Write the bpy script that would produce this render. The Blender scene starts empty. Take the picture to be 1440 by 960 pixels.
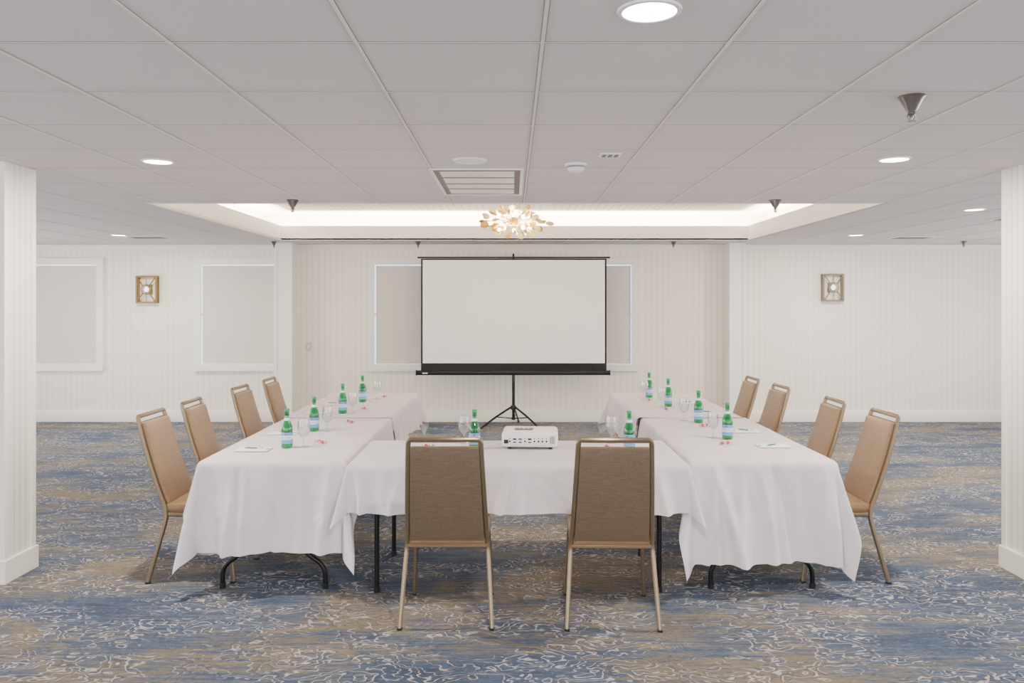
import bpy, bmesh, math, random
from mathutils import Vector, Matrix
random.seed(7)
scene = bpy.context.scene
COL = scene.collection
PI = math.pi
H = 2.527      # ceiling height
CH = 1.67      # camera height
F = 1135.0
BACK = 11.49

# ------------------------------------------------------------------ materials
def srgb(r, g, b):
    def c(v):
        v /= 255.0
        return v/12.92 if v <= 0.04045 else ((v+0.055)/1.055)**2.4
    return (c(r), c(g), c(b), 1)

class NT:
    def __init__(s, name):
        s.m = bpy.data.materials.new(name); s.m.use_nodes = True
        s.t = s.m.node_tree; s.n = s.t.nodes; s.l = s.t.links
        s.b = s.n.get('Principled BSDF'); s.out = s.n.get('Material Output')
    def node(s, typ, **kw):
        n = s.n.new(typ)
        for k, v in kw.items(): setattr(n, k, v)
        return n
    def link(s, a, b): s.l.new(a, b)
    def val(s, sock, v):
        if isinstance(v, (int, float, tuple)): sock.default_value = v
        else: s.link(v, sock)
    def math(s, op, a, b=None, c=None, clamp=False):
        n = s.node('ShaderNodeMath', operation=op); n.use_clamp = clamp
        s.val(n.inputs[0], a)
        if b is not None: s.val(n.inputs[1], b)
        if c is not None: s.val(n.inputs[2], c)
        return n.outputs[0]
    def mix(s, fac, a, b):
        n = s.node('ShaderNodeMix', data_type='RGBA')
        s.val(n.inputs[0], fac); s.val(n.inputs[6], a); s.val(n.inputs[7], b)
        return n.outputs[2]
    def coords(s, scale=(1, 1, 1), which='Object'):
        tc = s.node('ShaderNodeTexCoord'); mp = s.node('ShaderNodeMapping')
        s.link(tc.outputs[which], mp.inputs[0]); mp.inputs['Scale'].default_value = scale
        return mp.outputs[0]
    def noise(s, vec, scale, detail=3, rough=0.5, dist=0.0):
        n = s.node('ShaderNodeTexNoise'); s.link(vec, n.inputs['Vector'])
        n.inputs['Scale'].default_value = scale; n.inputs['Detail'].default_value = detail
        n.inputs['Roughness'].default_value = rough; n.inputs['Distortion'].default_value = dist
        return n.outputs['Fac']
    def ramp(s, fac, stops):
        n = s.node('ShaderNodeValToRGB'); s.link(fac, n.inputs[0])
        e = n.color_ramp.elements
        while len(e) < len(stops): e.new(0.5)
        for i, (p, c) in enumerate(stops): e[i].position = p; e[i].color = c
        return n.outputs[0]
    def bump(s, h, strength=0.3, dist=0.01):
        n = s.node('ShaderNodeBump'); n.inputs['Strength'].default_value = strength
        n.inputs['Distance'].default_value = dist
        s.link(h, n.inputs['Height']); s.link(n.outputs[0], s.b.inputs['Normal'])

def plain(name, col, rough=0.5, metal=0.0, var=0.06, scale=30, emit=None, estr=0.0):
    t = NT(name)
    v = t.coords()
    nz = t.noise(v, scale, 3)
    dark = tuple(c*(1-var) for c in col[:3])+(1,)
    lite = tuple(min(1, c*(1+var)) for c in col[:3])+(1,)
    t.link(t.mix(nz, dark, lite), t.b.inputs['Base Color'])
    t.b.inputs['Roughness'].default_value = rough
    t.b.inputs['Metallic'].default_value = metal
    if emit:
        t.b.inputs['Emission Color'].default_value = emit
        t.b.inputs['Emission Strength'].default_value = estr
    return t.m

def bead_mat(name, axis, spacing, col, gw=0.09, dark=0.72, bs=0.25):
    t = NT(name)
    tc = t.node('ShaderNodeTexCoord'); sp = t.node('ShaderNodeSeparateXYZ')
    t.link(tc.outputs['Object'], sp.inputs[0])
    a = t.math('FRACT', t.math('MULTIPLY', sp.outputs[axis], 1.0/spacing))
    d = t.math('ABSOLUTE', t.math('SUBTRACT', a, 0.5))       # .5 at groove
    g = t.math('MULTIPLY', t.math('SUBTRACT', d, 0.5-gw), 1.0/gw, clamp=True)
    nz = t.noise(t.coords((1, 1, 1)), 1.3, 2)
    c0 = t.mix(nz, tuple(c*.97 for c in col[:3])+(1,), col)
    t.link(t.mix(g, c0, tuple(c*dark for c in col[:3])+(1,)), t.b.inputs['Base Color'])
    t.b.inputs['Roughness'].default_value = 0.45
    inv = t.math('SUBTRACT', 1.0, g)
    t.bump(inv, bs, 0.004)
    return t.m

WALLC = srgb(251, 243, 231)
M = {}
M['bead_x'] = bead_mat('beadboard_along_x', 0, 0.086, WALLC, 0.09, 0.80, 0.18)
M['bead_y'] = bead_mat('beadboard_along_y', 1, 0.058, srgb(246, 241, 236), 0.10, 0.62, 0.4)
M['bead_tray'] = bead_mat('beadboard_tray', 0, 0.09, srgb(246, 240, 230), 0.14, 0.6)
M['trimw'] = plain('painted_trim_white', srgb(251, 246, 239), 0.4, var=0.02, scale=4)
M['trayw'] = plain('painted_tray_white', srgb(248, 243, 235), 0.5, var=0.02, scale=4)
M['whiteplastic'] = plain('white_plastic', srgb(240, 240, 240), 0.35, var=0.02)
M['switchplastic'] = plain('switch_white_plastic', srgb(212, 208, 202), 0.35, var=0.02)
M['bluewhite'] = plain('projector_white_plastic', srgb(238, 238, 240), 0.3, var=0.01)
M['black'] = plain('black_metal', srgb(14, 14, 16), 0.4, 0.3, var=0.1)
M['blackcloth'] = plain('black_screen_border', srgb(12, 10, 15), 0.8, var=0.1)
M['blackplastic'] = plain('black_plastic', srgb(20, 20, 23), 0.45, var=0.1)
M['greyplastic'] = plain('grey_plastic', srgb(110, 112, 116), 0.5, var=0.05)
M['blueport'] = plain('blue_port_plastic', srgb(40, 80, 170), 0.4)
M['chrome'] = plain('satin_nickel', srgb(150, 144, 138), 0.28, 0.9, var=0.03)
M['bronze'] = plain('champagne_metal', srgb(140, 124, 102), 0.34, 0.8, var=0.04, scale=60)
M['gold'] = plain('brushed_gold_metal', srgb(186, 146, 70), 0.35, 0.6, var=0.1, scale=20)
M['goldwhite'] = plain('pale_gold_leaf', srgb(222, 202, 146), 0.4, 0.35, var=0.08, scale=20)
M['sconcewood'] = plain('antique_brass_frame', srgb(142, 114, 66), 0.5, 0.3, var=0.25, scale=25)
M['sconcesilver'] = plain('aged_silver_gilt_frame', srgb(134, 124, 104), 0.5, 0.3, var=0.25, scale=25)
M['screen'] = plain('matte_screen_fabric', srgb(253, 249, 245), 0.9, var=0.005, scale=2)
M['paper'] = plain('notepad_paper', srgb(246, 245, 246), 0.8, var=0.01)
M['teal'] = plain('teal_plastic', srgb(20, 130, 122), 0.35)
M['red'] = plain('red_candy_wrapper', srgb(190, 85, 88), 0.4)
M['pink'] = plain('white_pink_wrapper', srgb(232, 190, 192), 0.4)
M['labelblue'] = plain('bottle_label_pale_blue', srgb(104, 156, 210), 0.5, var=0.03)
M['labelwhite'] = plain('bottle_label_white', srgb(216, 228, 240), 0.5, var=0.02)
M['navy'] = plain('label_navy_ink', srgb(30, 50, 110), 0.5)
M['star'] = plain('label_red_star', srgb(200, 30, 40), 0.5)
M['capsilver'] = plain('bottle_cap_green_foil', srgb(50, 140, 100), 0.35, 0.4)
M['lamp'] = plain('lit_lamp_lens', (1, 1, 1, 1), 0.5, emit=(1, 0.93, 0.84, 1), estr=26.0)
M['bulb'] = plain('lit_bulb', (1, 1, 1, 1), 0.5, emit=(1, 0.80, 0.46, 1), estr=170.0)
M['sconcebulb'] = plain('dim_lit_bulb', (1, 1, 1, 1), 0.5, emit=(1, 0.93, 0.82, 1), estr=2.5)
M['gapshade'] = plain('vent_gap_shade', srgb(150, 142, 134), 0.9)

def mk_pane():
    t = NT('daylit_window_pane')
    n = t.noise(t.coords(), 0.8, 2)
    t.b.inputs['Base Color'].default_value = (0.6, 0.7, 0.8, 1)
    t.b.inputs['Roughness'].default_value = 0.1
    t.link(t.mix(n, (0.46, 0.70, 1, 1), (0.56, 0.77, 1, 1)), t.b.inputs['Emission Color'])
    t.b.inputs['Emission Strength'].default_value = 1.9
    return t.m
M['pane'] = mk_pane()

def mk_shade():
    t = NT('roller_shade_fabric')
    n = t.noise(t.coords((1, 1, 40)), 30, 2)
    t.link(t.mix(n, srgb(223, 216, 208), srgb(228, 221, 213)), t.b.inputs['Base Color'])
    t.b.inputs['Roughness'].default_value = 0.9
    return t.m
M['shade'] = mk_shade()

def mk_ceiling():
    t = NT('acoustic_ceiling_tile')
    tc = t.node('ShaderNodeTexCoord'); sp = t.node('ShaderNodeSeparateXYZ')
    t.link(tc.outputs['Object'], sp.inputs[0])
    def edge(sock, off, inner, wd):
        a = t.math('FRACT', t.math('MULTIPLY', t.math('SUBTRACT', sock, off), 1/0.61))
        d = t.math('MULTIPLY', t.math('SUBTRACT', 0.5, t.math('ABSOLUTE', t.math('SUBTRACT', a, 0.5))), 0.61)
        return t.math('SUBTRACT', 1.0, t.math('MULTIPLY', t.math('SUBTRACT', d, inner), 1/wd, clamp=True))
    g = t.math('MAXIMUM', edge(sp.outputs[0], 0.10, 0.007, 0.005), edge(sp.outputs[1], 2.643, 0.009, 0.004))
    n = t.noise(tc.outputs['Object'], 260, 2, 0.7)
    n2 = t.noise(tc.outputs['Object'], 0.9, 2, 0.5)
    base = t.mix(n, srgb(214, 208, 207), srgb(236, 231, 230))
    base = t.mix(t.math('MULTIPLY', n2, 0.25), base, srgb(210, 204, 206))
    t.link(t.mix(t.math('MULTIPLY', g, 0.85), base, srgb(100, 94, 94)), t.b.inputs['Base Color'])
    t.b.inputs['Roughness'].default_value = 0.9
    t.bump(n, 0.2, 0.002)
    return t.m
M['ceiling'] = mk_ceiling()
M['grid'] = plain('ceiling_grid_metal', srgb(232, 226, 223), 0.5, var=0.02)

def mk_carpet():
    t = NT('patterned_carpet')
    v = t.coords()
    vs = t.coords((0.42, 1.0, 1.0))
    big = t.noise(vs, 1.6, 4, 0.65, 0.4)
    streak = t.noise(t.coords((1.4, 18, 1)), 2.4, 4, 0.72)
    f = t.math('ADD', t.math('MULTIPLY', big, 0.52), t.math('MULTIPLY', streak, 0.48))
    base = t.ramp(f, [(0.36, srgb(66, 74, 90)), (0.445, srgb(76, 96, 124)), (0.493, srgb(94, 106, 122)), (0.54, srgb(134, 123, 104)), (0.65, srgb(152, 138, 114))])
    sp = t.noise(t.coords((1.0, 2.4, 1)), 34, 4, 0.78)
    spm = t.math('MULTIPLY', t.math('SUBTRACT', sp, 0.48), 6, clamp=True)
    base = t.mix(t.math('MULTIPLY', spm, 0.5), base, srgb(64, 70, 86))
    sp2 = t.noise(t.coords((1.0, 2.4, 1)), 27, 3, 0.75)
    spm2 = t.math('MULTIPLY', t.math('SUBTRACT', sp2, 0.55), 8, clamp=True)
    base = t.mix(t.math('MULTIPLY', spm2, 0.45), base, srgb(158, 153, 150))
    vv = t.coords((0.66, 1.0, 1.0))
    n1 = t.noise(vv, 5.0, 3.0, 0.55, 0.2)
    wn = t.noise(t.coords(), 17, 2, 0.6)
    wv = t.math('MAXIMUM', t.math('MULTIPLY', t.math('SUBTRACT', wn, 0.28), 3.4), 0.2)
    def contour(level, w):
        d = t.math('DIVIDE', t.math('ABSOLUTE', t.math('SUBTRACT', n1, level)), wv)
        return t.math('SUBTRACT', 1.0, t.math('MULTIPLY', t.math('SUBTRACT', d, w*0.5), 1/(w*0.6), clamp=True))
    dk = t.math('MAXIMUM', contour(0.475, 0.014), contour(0.548, 0.012))
    base = t.mix(t.math('MULTIPLY', dk, 0.35), base, srgb(56, 62, 78))
    c = t.math('MAXIMUM', contour(0.495, 0.0105), contour(0.565, 0.0100))
    c = t.math('MAXIMUM', c, contour(0.43, 0.0100))
    c = t.math('MAXIMUM', c, contour(0.63, 0.0095))
    mk = t.noise(t.coords((0.6, 1.3, 1)), 2.8, 4, 0.62)
    mask = t.math('MULTIPLY', t.math('SUBTRACT', mk, 0.42), 11, clamp=True)
    c = t.math('MULTIPLY', c, mask)
    c = t.math('MULTIPLY', c, 0.84, clamp=True)
    col = t.mix(c, base, srgb(204, 197, 194))
    pile = t.noise(v, 420, 2, 0.7)
    col2 = t.mix(t.math('MULTIPLY', pile, 0.32), col, srgb(64, 68, 80))
    t.link(col2, t.b.inputs['Base Color'])
    t.b.inputs['Roughness'].default_value = 0.95
    t.b.inputs['Specular IOR Level'].default_value = 0.15
    t.bump(pile, 0.5, 0.004)
    return t.m
M['carpet'] = mk_carpet()

def mk_linen():
    t = NT('white_table_linen')
    n = t.noise(t.coords((1, 1, 0.6)), 3.2, 3, 0.5, 0.6)
    w = t.noise(t.coords(), 300, 2, 0.5)
    t.link(t.mix(n, srgb(218, 209, 218), srgb(230, 222, 229)), t.b.inputs['Base Color'])
    t.b.inputs['Roughness'].default_value = 0.85
    t.b.inputs['Sheen Weight'].default_value = 0.1
    h = t.math('ADD', t.math('MULTIPLY', n, 1.0), t.math('MULTIPLY', w, 0.02))
    t.bump(h, 1.0, 0.06)
    return t.m
M['linen'] = mk_linen()

def mk_weave(name, c1, c2, rough):
    t = NT(name)
    n = t.noise(t.coords((6, 6, 160)), 3, 3, 0.6)
    n2 = t.noise(t.coords((60, 60, 4)), 3, 2, 0.6)
    f = t.math('ADD', t.math('MULTIPLY', n, 0.7), t.math('MULTIPLY', n2, 0.3))
    t.link(t.ramp(f, [(0.35, c1), (0.65, c2)]), t.b.inputs['Base Color'])
    t.b.inputs['Roughness'].default_value = rough
    t.bump(n, 0.15, 0.002)
    return t.m
M['vinyl'] = mk_weave('tan_vinyl_upholstery', srgb(114, 90, 62), srgb(136, 110, 80), 0.34)
M['weave'] = mk_weave('brown_woven_back_fabric', srgb(84, 71, 57), srgb(108, 93, 76), 0.6)
M['topwood'] = plain('table_laminate', srgb(120, 110, 100), 0.5)

def mk_glass(name, tint, alpha_mix, transl):
    t = NT(name)
    t.n.remove(t.b)
    tr = t.node('ShaderNodeBsdfTransparent'); tr.inputs[0].default_value = tint
    gl = t.node('ShaderNodeBsdfGlossy'); gl.inputs['Roughness'].default_value = 0.04
    df = t.node('ShaderNodeBsdfTranslucent'); df.inputs[0].default_value = transl
    d2 = t.node('ShaderNodeBsdfDiffuse')
    nz = t.noise(t.coords(), 12, 2)
    t.link(t.mix(nz, tuple(c*.85 for c in transl[:3])+(1,), transl), d2.inputs[0])
    m0 = t.node('ShaderNodeMixShader'); m0.inputs[0].default_value = 0.5
    t.link(df.outputs[0], m0.inputs[1]); t.link(d2.outputs[0], m0.inputs[2])
    m1 = t.node('ShaderNodeMixShader'); m1.inputs[0].default_value = alpha_mix
    t.link(tr.outputs[0], m1.inputs[1]); t.link(m0.outputs[0], m1.inputs[2])
    lw = t.node('ShaderNodeLayerWeight'); lw.inputs[0].default_value = 0.35
    m2 = t.node('ShaderNodeMixShader')
    fac = t.math('MULTIPLY', lw.outputs['Facing'], 0.5, clamp=True)
    t.link(t.math('ADD', fac, 0.04), m2.inputs[0])
    t.link(m1.outputs[0], m2.inputs[1]); t.link(gl.outputs[0], m2.inputs[2])
    t.link(m2.outputs[0], t.out.inputs[0])
    return t.m
M['green'] = mk_glass('green_bottle_glass', (0.10, 0.62, 0.30, 1), 0.34, (0.01, 0.36, 0.13, 1))
M['clear'] = mk_glass('clear_goblet_glass', (0.97, 0.98, 0.99, 1), 0.04, (0.9, 0.9, 0.92, 1))

# ------------------------------------------------------------------ geometry helpers
def obj_from_bm(bm, name, mats, parent=None, loc=(0, 0, 0), smooth=False, auto=None):
    me = bpy.data.meshes.new(name)
    bmesh.ops.recalc_face_normals(bm, faces=bm.faces[:])
    bm.to_mesh(me); bm.free()
    if not isinstance(mats, (list, tuple)): mats = [mats]
    for m in mats: me.materials.append(m)
    if smooth:
        me.polygons.foreach_set('use_smooth', [True]*len(me.polygons))
        if auto is not None:
            try: me.set_sharp_from_angle(angle=math.radians(auto))
            except Exception: pass
    o = bpy.data.objects.new(name, me); COL.objects.link(o)
    o.location = loc
    if parent: o.parent = parent
    return o

def bm_box(bm, c, s, bevel=0.0, seg=2, rot=None, mi=0):
    r = bmesh.ops.create_cube(bm, size=1.0)
    vs = r['verts']
    for v in vs:
        v.co = Vector((v.co.x*s[0], v.co.y*s[1], v.co.z*s[2]))
    fs = set(f for v in vs for f in v.link_faces)
    if bevel > 0:
        es = list(set(e for v in vs for e in v.link_edges))
        rr = bmesh.ops.bevel(bm, geom=es, offset=bevel, segments=seg, affect='EDGES', profile=0.5)
        vs = list(set(v for f in rr['faces'] for v in f.verts) | set(v for v in vs if v.is_valid))
        fs = set(f for v in vs for f in v.link_faces)
    for f in fs: f.material_index = mi
    for v in vs:
        if rot: v.co = rot @ v.co
        v.co += Vector(c)
    return vs

def box(name, c, s, mat, parent=None, bevel=0.0, seg=2, rot=None, smooth=False):
    bm = bmesh.new(); bm_box(bm, c, s, bevel, seg, rot)
    return obj_from_bm(bm, name, mat, parent, smooth=bevel > 0, auto=40)

def bm_lathe(bm, prof, seg=24, c=(0, 0, 0), mi=0, axis='Z', mat4=None):
    rings = []
    for r, z in prof:
        if r < 1e-6:
            rings.append([bm.verts.new((0, 0, z))])
        else:
            rings.append([bm.verts.new((r*math.cos(2*PI*i/seg), r*math.sin(2*PI*i/seg), z)) for i in range(seg)])
    for a, b in zip(rings, rings[1:]):
        for i in range(seg):
            j = (i+1) % seg
            if len(a) == 1 and len(b) == 1: continue
            if len(a) == 1: f = bm.faces.new((a[0], b[i], b[j]))
            elif len(b) == 1: f = bm.faces.new((a[i], a[j], b[0]))
            else: f = bm.faces.new((a[i], a[j], b[j], b[i]))
            f.material_index = mi
    for ring in rings:
        for v in ring:
            if mat4 is not None: v.co = mat4 @ v.co
            v.co += Vector(c)

def lathe(name, prof, mat, parent=None, seg=24, c=(0, 0, 0), mat4=None, auto=50):
    bm = bmesh.new(); bm_lathe(bm, prof, seg, c, mat4=mat4)
    return obj_from_bm(bm, name, mat, parent, smooth=True, auto=auto)

def circ(r, n=10): return [(r*math.cos(2*PI*i/n), r*math.sin(2*PI*i/n)) for i in range(n)]
def rect(a, b, k=0.25):
    m = min(a, b)*k
    a /= 2; b /= 2
    return [(a-m, -b), (a, -b+m), (a, b-m), (a-m, b), (-a+m, b), (-a, b-m), (-a, -b+m), (-a+m, -b)]

def bm_sweep(bm, pts, section, ref=(1, 0, 0), closed=False, mi=0):
    pts = [Vector(p) for p in pts]; n = len(pts); ref = Vector(ref)
    rings = []
    for i in range(n):
        if closed: t = pts[(i+1) % n]-pts[i-1]
        else: t = pts[min(i+1, n-1)]-pts[max(i-1, 0)]
        t.normalize()
        rr = ref
        if abs(t.dot(rr)) > 0.97: rr = Vector((0, 1, 0)) if abs(t.y) < 0.9 else Vector((0, 0, 1))
        n1 = (rr-t*rr.dot(t)).normalized(); n2 = t.cross(n1)
        rings.append([bm.verts.new(pts[i]+n1*x+n2*y) for x, y in section])
    m = len(section)
    rng = range(n) if closed else range(n-1)
    for i in rng:
        a = rings[i]; b = rings[(i+1) % n]
        for k in range(m):
            f = bm.faces.new((a[k], a[(k+1) % m], b[(k+1) % m], b[k])); f.material_index = mi
    if not closed:
        for r in (rings[0], rings[-1]):
            f = bm.faces.new(r); f.material_index = mi

def sweep(name, pts, section, mat, parent=None, ref=(1, 0, 0), closed=False, smooth=True):
    bm = bmesh.new(); bm_sweep(bm, pts, section, ref, closed)
    return obj_from_bm(bm, name, mat, parent, smooth=smooth, auto=35)

def round_path(pts, r, seg=6):
    pts = [Vector(p) for p in pts]
    out = [pts[0]]
    for i in range(1, len(pts)-1):
        a, b, c = pts[i-1], pts[i], pts[i+1]
        d1 = (a-b); d2 = (c-b)
        rr = min(r, d1.length*0.48, d2.length*0.48)
        p0 = b+d1.normalized()*rr; p2 = b+d2.normalized()*rr
        for k in range(seg+1):
            t = k/seg
            out.append((1-t)**2*p0+2*t*(1-t)*b+t*t*p2)
    out.append(pts[-1])
    return out

def thing(name, label, cat, loc=(0, 0, 0), rz=0.0, group=None):
    e = bpy.data.objects.new(name, None); COL.objects.link(e)
    e.empty_display_size = 0.1
    e.location = loc; e.rotation_euler = (0, 0, rz)
    e['label'] = label; e['category'] = cat
    if group: e['group'] = group
    return e

def tag(o, label, cat, group=None):
    o['label'] = label; o['category'] = cat
    if group: o['group'] = group
    return o

def struct(o, label=None):
    o['kind'] = 'structure'
    if label: o['label'] = label
    return o

def clone(src, loc, rz=None, label=None):
    new = src.copy(); COL.objects.link(new)
    new.location = loc
    if rz is not None: new.rotation_euler = (0, 0, rz)
    if label: new['label'] = label
    def rec(a, b):
        for ch in a.children:
            c2 = ch.copy(); COL.objects.link(c2)
            c2.parent = b
            c2.matrix_parent_inverse = ch.matrix_parent_inverse.copy()
            rec(ch, c2)
    rec(src, new)
    return new

# ------------------------------------------------------------------ room shell
RX0, RX1, RY0 = -8.0, 8.0, -3.0
T = 0.1
struct(box('floor', (0, (RY0+BACK)/2, -0.05), (16.2, BACK-RY0+0.2, 0.1), M['carpet']), 'blue and tan carpet with pale squiggle lines')
struct(box('wall_back', (0, BACK+T/2, 1.45), (16.2, T, 3.1), M['bead_x']), 'cream white beadboard wall')
struct(box('wall_left', (RX0-T/2, (RY0+BACK)/2, 1.45), (T, BACK-RY0, 3.1), M['bead_y']))
struct(box('wall_right', (RX1+T/2, (RY0+BACK)/2, 1.45), (T, BACK-RY0, 3.1), M['bead_y']))
struct(box('wall_front', (0, RY0-T/2, 1.45), (16.2, T, 3.1), M['trimw']))

TX0, TX1, TY0, TY1 = -3.06, 3.13, 6.85, 10.70   # tray opening
bm = bmesh.new()
for (x0, x1, y0, y1) in [(RX0, RX1, RY0, TY0), (RX0, RX1, TY1, BACK), (RX0, TX0, TY0, TY1), (TX1, RX1, TY0, TY1)]:
    bm_box(bm, ((x0+x1)/2, (y0+y1)/2, H+0.01), (x1-x0, y1-y0, 0.02))
struct(obj_from_bm(bm, 'ceiling', M['ceiling']), 'white acoustic tile drop ceiling')
# grid bars
bm = bmesh.new()
gw = 0.012
xs = [0.10+0.61*i for i in range(-13, 13)]
ys = [2.643+0.61*i for i in range(-9, 15)]
for x in xs:
    segs = [(RY0, TY0-0.02), (TY1+0.02, BACK)] if TX0 < x < TX1 else [(RY0, BACK)]
    for a, b in segs: bm_box(bm, (x, (a+b)/2, H-0.002), (gw, b-a, 0.004))
for y in ys:
    if y > BACK: continue
    segs = [(RX0, TX0-0.02), (TX1+0.02, RX1)] if TY0 < y < TY1 else [(RX0, RX1)]
    for a, b in segs: bm_box(bm, ((a+b)/2, y, H-0.0006), (b-a, gw*0.6, 0.0012))
struct(obj_from_bm(bm, 'trim_1', M['grid']), 'white metal ceiling grid')

# tray: fascia, upper walls, upper ceiling
bm = bmesh.new()
fh = 0.19; ft = 0.03; fz = H+fh/2-0.004
bm_box(bm, ((TX0+TX1)/2, TY0-ft/2, fz), (TX1-TX0+2*ft, ft, fh))
bm_box(bm, ((TX0+TX1)/2, TY1+ft/2, fz), (TX1-TX0+2*ft, ft, fh))
bm_box(bm, (TX0-ft/2, (TY0+TY1)/2, fz), (ft, TY1-TY0, fh))
bm_box(bm, (TX1+ft/2, (TY0+TY1)/2, fz), (ft, TY1-TY0, fh))
struct(obj_from_bm(bm, 'trim_2', M['trayw']), 'white cove fascia around the recessed ceiling tray')
ux0, ux1, uy0, uy1, uz = TX0-0.33, TX1+0.33, TY0-0.33, TY1+0.33, H+0.37
bm = bmesh.new()
w = 0.02
bm_box(bm, ((ux0+ux1)/2, uy0-w/2, (H+uz)/2+.01), (ux1-ux0+2*w, w, uz-H-0.02))
bm_box(bm, ((ux0+ux1)/2, uy1+w/2, (H+uz)/2+.01), (ux1-ux0+2*w, w, uz-H-0.02))
bm_box(bm, (ux0-w/2, (uy0+uy1)/2, (H+uz)/2+.01), (w, uy1-uy0, uz-H-0.02))
bm_box(bm, (ux1+w/2, (uy0+uy1)/2, (H+uz)/2+.01), (w, uy1-uy0, uz-H-0.02))
struct(obj_from_bm(bm, 'trim_3', M['trayw']))
struct(box('ceiling_tray', ((ux0+ux1)/2, (uy0+uy1)/2, uz+0.01), (ux1-ux0+.04, uy1-uy0+.04, 0.02), M['bead_tray']), 'beadboard ceiling of the lit tray')

def area(name, loc, rot, sx, sy, power, col, parent=None):
    l = bpy.data.lights.new(name, 'AREA'); l.shape = 'RECTANGLE'; l.size = sx; l.size_y = sy
    l.energy = power; l.color = col
    o = bpy.data.objects.new(name, l); COL.objects.link(o)
    o.location = loc; o.rotation_euler = rot
    if parent: o.parent = parent
    return o
warm = (1, 0.87, 0.70)
cz = H+0.05
CW = 250
area('cove_light', ((TX0+TX1)/2, TY1+0.16, cz), (PI, 0, 0), TX1-TX0, 0.06, CW, warm)
area('cove_light', ((TX0+TX1)/2, TY0-0.16, cz), (PI, 0, 0), TX1-TX0, 0.06, CW*1.2, warm)
area('cove_light', (TX0-0.16, (TY0+TY1)/2, cz), (PI, 0, 0), 0.06, TY1-TY0, CW*0.65, warm)
area('cove_light', (TX1+0.16, (TY0+TY1)/2, cz), (PI, 0, 0), 0.06, TY1-TY0, CW*0.65, warm)

# baseboards
BH = 0.16
segs = [(RX0, -3.305), (-3.045, 3.01), (3.245, RX1)]
for i, (a, b) in enumerate(segs):
    struct(box('baseboard_back' if i == 0 else 'baseboard_back.%03d' % i, ((a+b)/2, BACK-0.01, BH/2), (b-a, 0.02, BH), M['trimw'], bevel=0.004))
struct(box('baseboard_left', (RX0+0.01, (RY0+BACK)/2, BH/2), (0.02, BACK-RY0-.05, BH), M['trimw']))
struct(box('baseboard_right', (RX1-0.01, (RY0+BACK)/2, BH/2), (0.02, BACK-RY0-.05, BH), M['trimw']))
tn = 4
struct(box('trim_%d' % tn, (0, BACK-0.008, H-0.035), (16, 0.016, 0.05), M['trimw'])); tn += 1

# wall pilasters
for (x0, x1) in [(-3.30, -3.05), (3.016, 3.24)]:
    bm = bmesh.new()
    cx = (x0+x1)/2; ww = x1-x0
    bm_box(bm, (cx, (11.2+BACK)/2, H/2), (ww, BACK-11.2, H))
    bm_box(bm, (cx, (11.2+BACK)/2-0.008, BH/2), (ww+0.03, BACK-11.2+0.012, BH), 0.004)
    for ex in (x0+0.02, x1-0.02):
        bm_box(bm, (ex, 11.195, H/2+0.08), (0.04, 0.01, H-0.17))
    struct(obj_from_bm(bm, 'trim_%d' % tn, M['trimw']), 'white pilaster on the beadboard wall'); tn += 1

# big columns
for (x0, x1) in [(-3.36, -3.03), (3.115, 3.445)]:
    y0, y1 = 4.82, 5.14
    cx, cy = (x0+x1)/2, (y0+y1)/2; ww = x1-x0; dd = y1-y0
    bm = bmesh.new()
    bm_box(bm, (cx, cy, H/2), (ww-0.018, dd-0.018, H), mi=0)
    cb = 0.048
    for sx in (x0, x1):
        for sy in (y0, y1):
            ix = 1 if sx == x0 else -1; iy = 1 if sy == y0 else -1
            bm_box(bm, (sx+ix*cb/2, sy+iy*cb/2, H/2), (cb, cb, H-0.001), 0.003, mi=1)
    bm_box(bm, (cx, cy, 0.07), (ww+0.022, dd+0.022, 0.14), 0.004, mi=1)
    struct(obj_from_bm(bm, 'trim_%d' % tn, [M['bead_y'], M['trimw']]), 'white square beadboard column'); tn += 1

# windows on back wall
WZ0, WZ1 = 0.82, 2.237
wins = [(-7.15, -5.90), (-4.42, -3.17), (-1.954, -0.62), (0.36, 1.70)]
for i, (x0, x1) in enumerate(wins):
    bm = bmesh.new()
    cx = (x0+x1)/2; zc = (WZ0+WZ1)/2; cw = 0.095
    y = BACK-0.02
    xr = x1+cw
    if i == 1: xr = -3.31
    bm_box(bm, ((x0-cw+xr)/2, y, WZ1+cw/2), (xr-x0+cw, 0.04, cw), 0.003, mi=0)
    bm_box(bm, ((x0-cw+xr)/2, y-0.008, WZ0-cw/2), (xr-x0+cw, 0.055, cw), 0.003, mi=0)
    bm_box(bm, (x0-cw/2, y, zc), (cw, 0.04, WZ1-WZ0), mi=0)
    if i != 1: bm_box(bm, (x1+cw/2, y, zc), (cw, 0.04, WZ1-WZ0), mi=0)
    xe = x1 if i != 1 else -3.305
    bm_box(bm, ((x0+xe)/2, BACK-0.004, zc), (xe-x0, 0.008, WZ1-WZ0), mi=1)
    bm_box(bm, ((x0+xe)/2, BACK-0.008, zc), (xe-x0, 0.012, 0.04), mi=0)
    struct(obj_from_bm(bm, 'window_%d' % (i+1), [M['trimw'], M['pane']]), 'white cased window with daylight behind a shade')
    sx0, sx1 = x0+0.024, (x1-0.012 if i != 1 else -3.305)
    bm = bmesh.new()
    bm_box(bm, ((sx0+sx1)/2, BACK-0.0165, (WZ0+0.004+WZ1-0.016)/2), (sx1-sx0, 0.003, WZ1-WZ0-0.020))
    bm_box(bm, ((sx0+sx1)/2, BACK-0.018, WZ0+0.02), (sx1-sx0, 0.010, 0.022), 0.003)
    tag(obj_from_bm(bm, 'roller_shade', M['shade']), 'pale beige roller shade pulled down over a window', 'window shade', 'roller shades on the windows')

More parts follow.
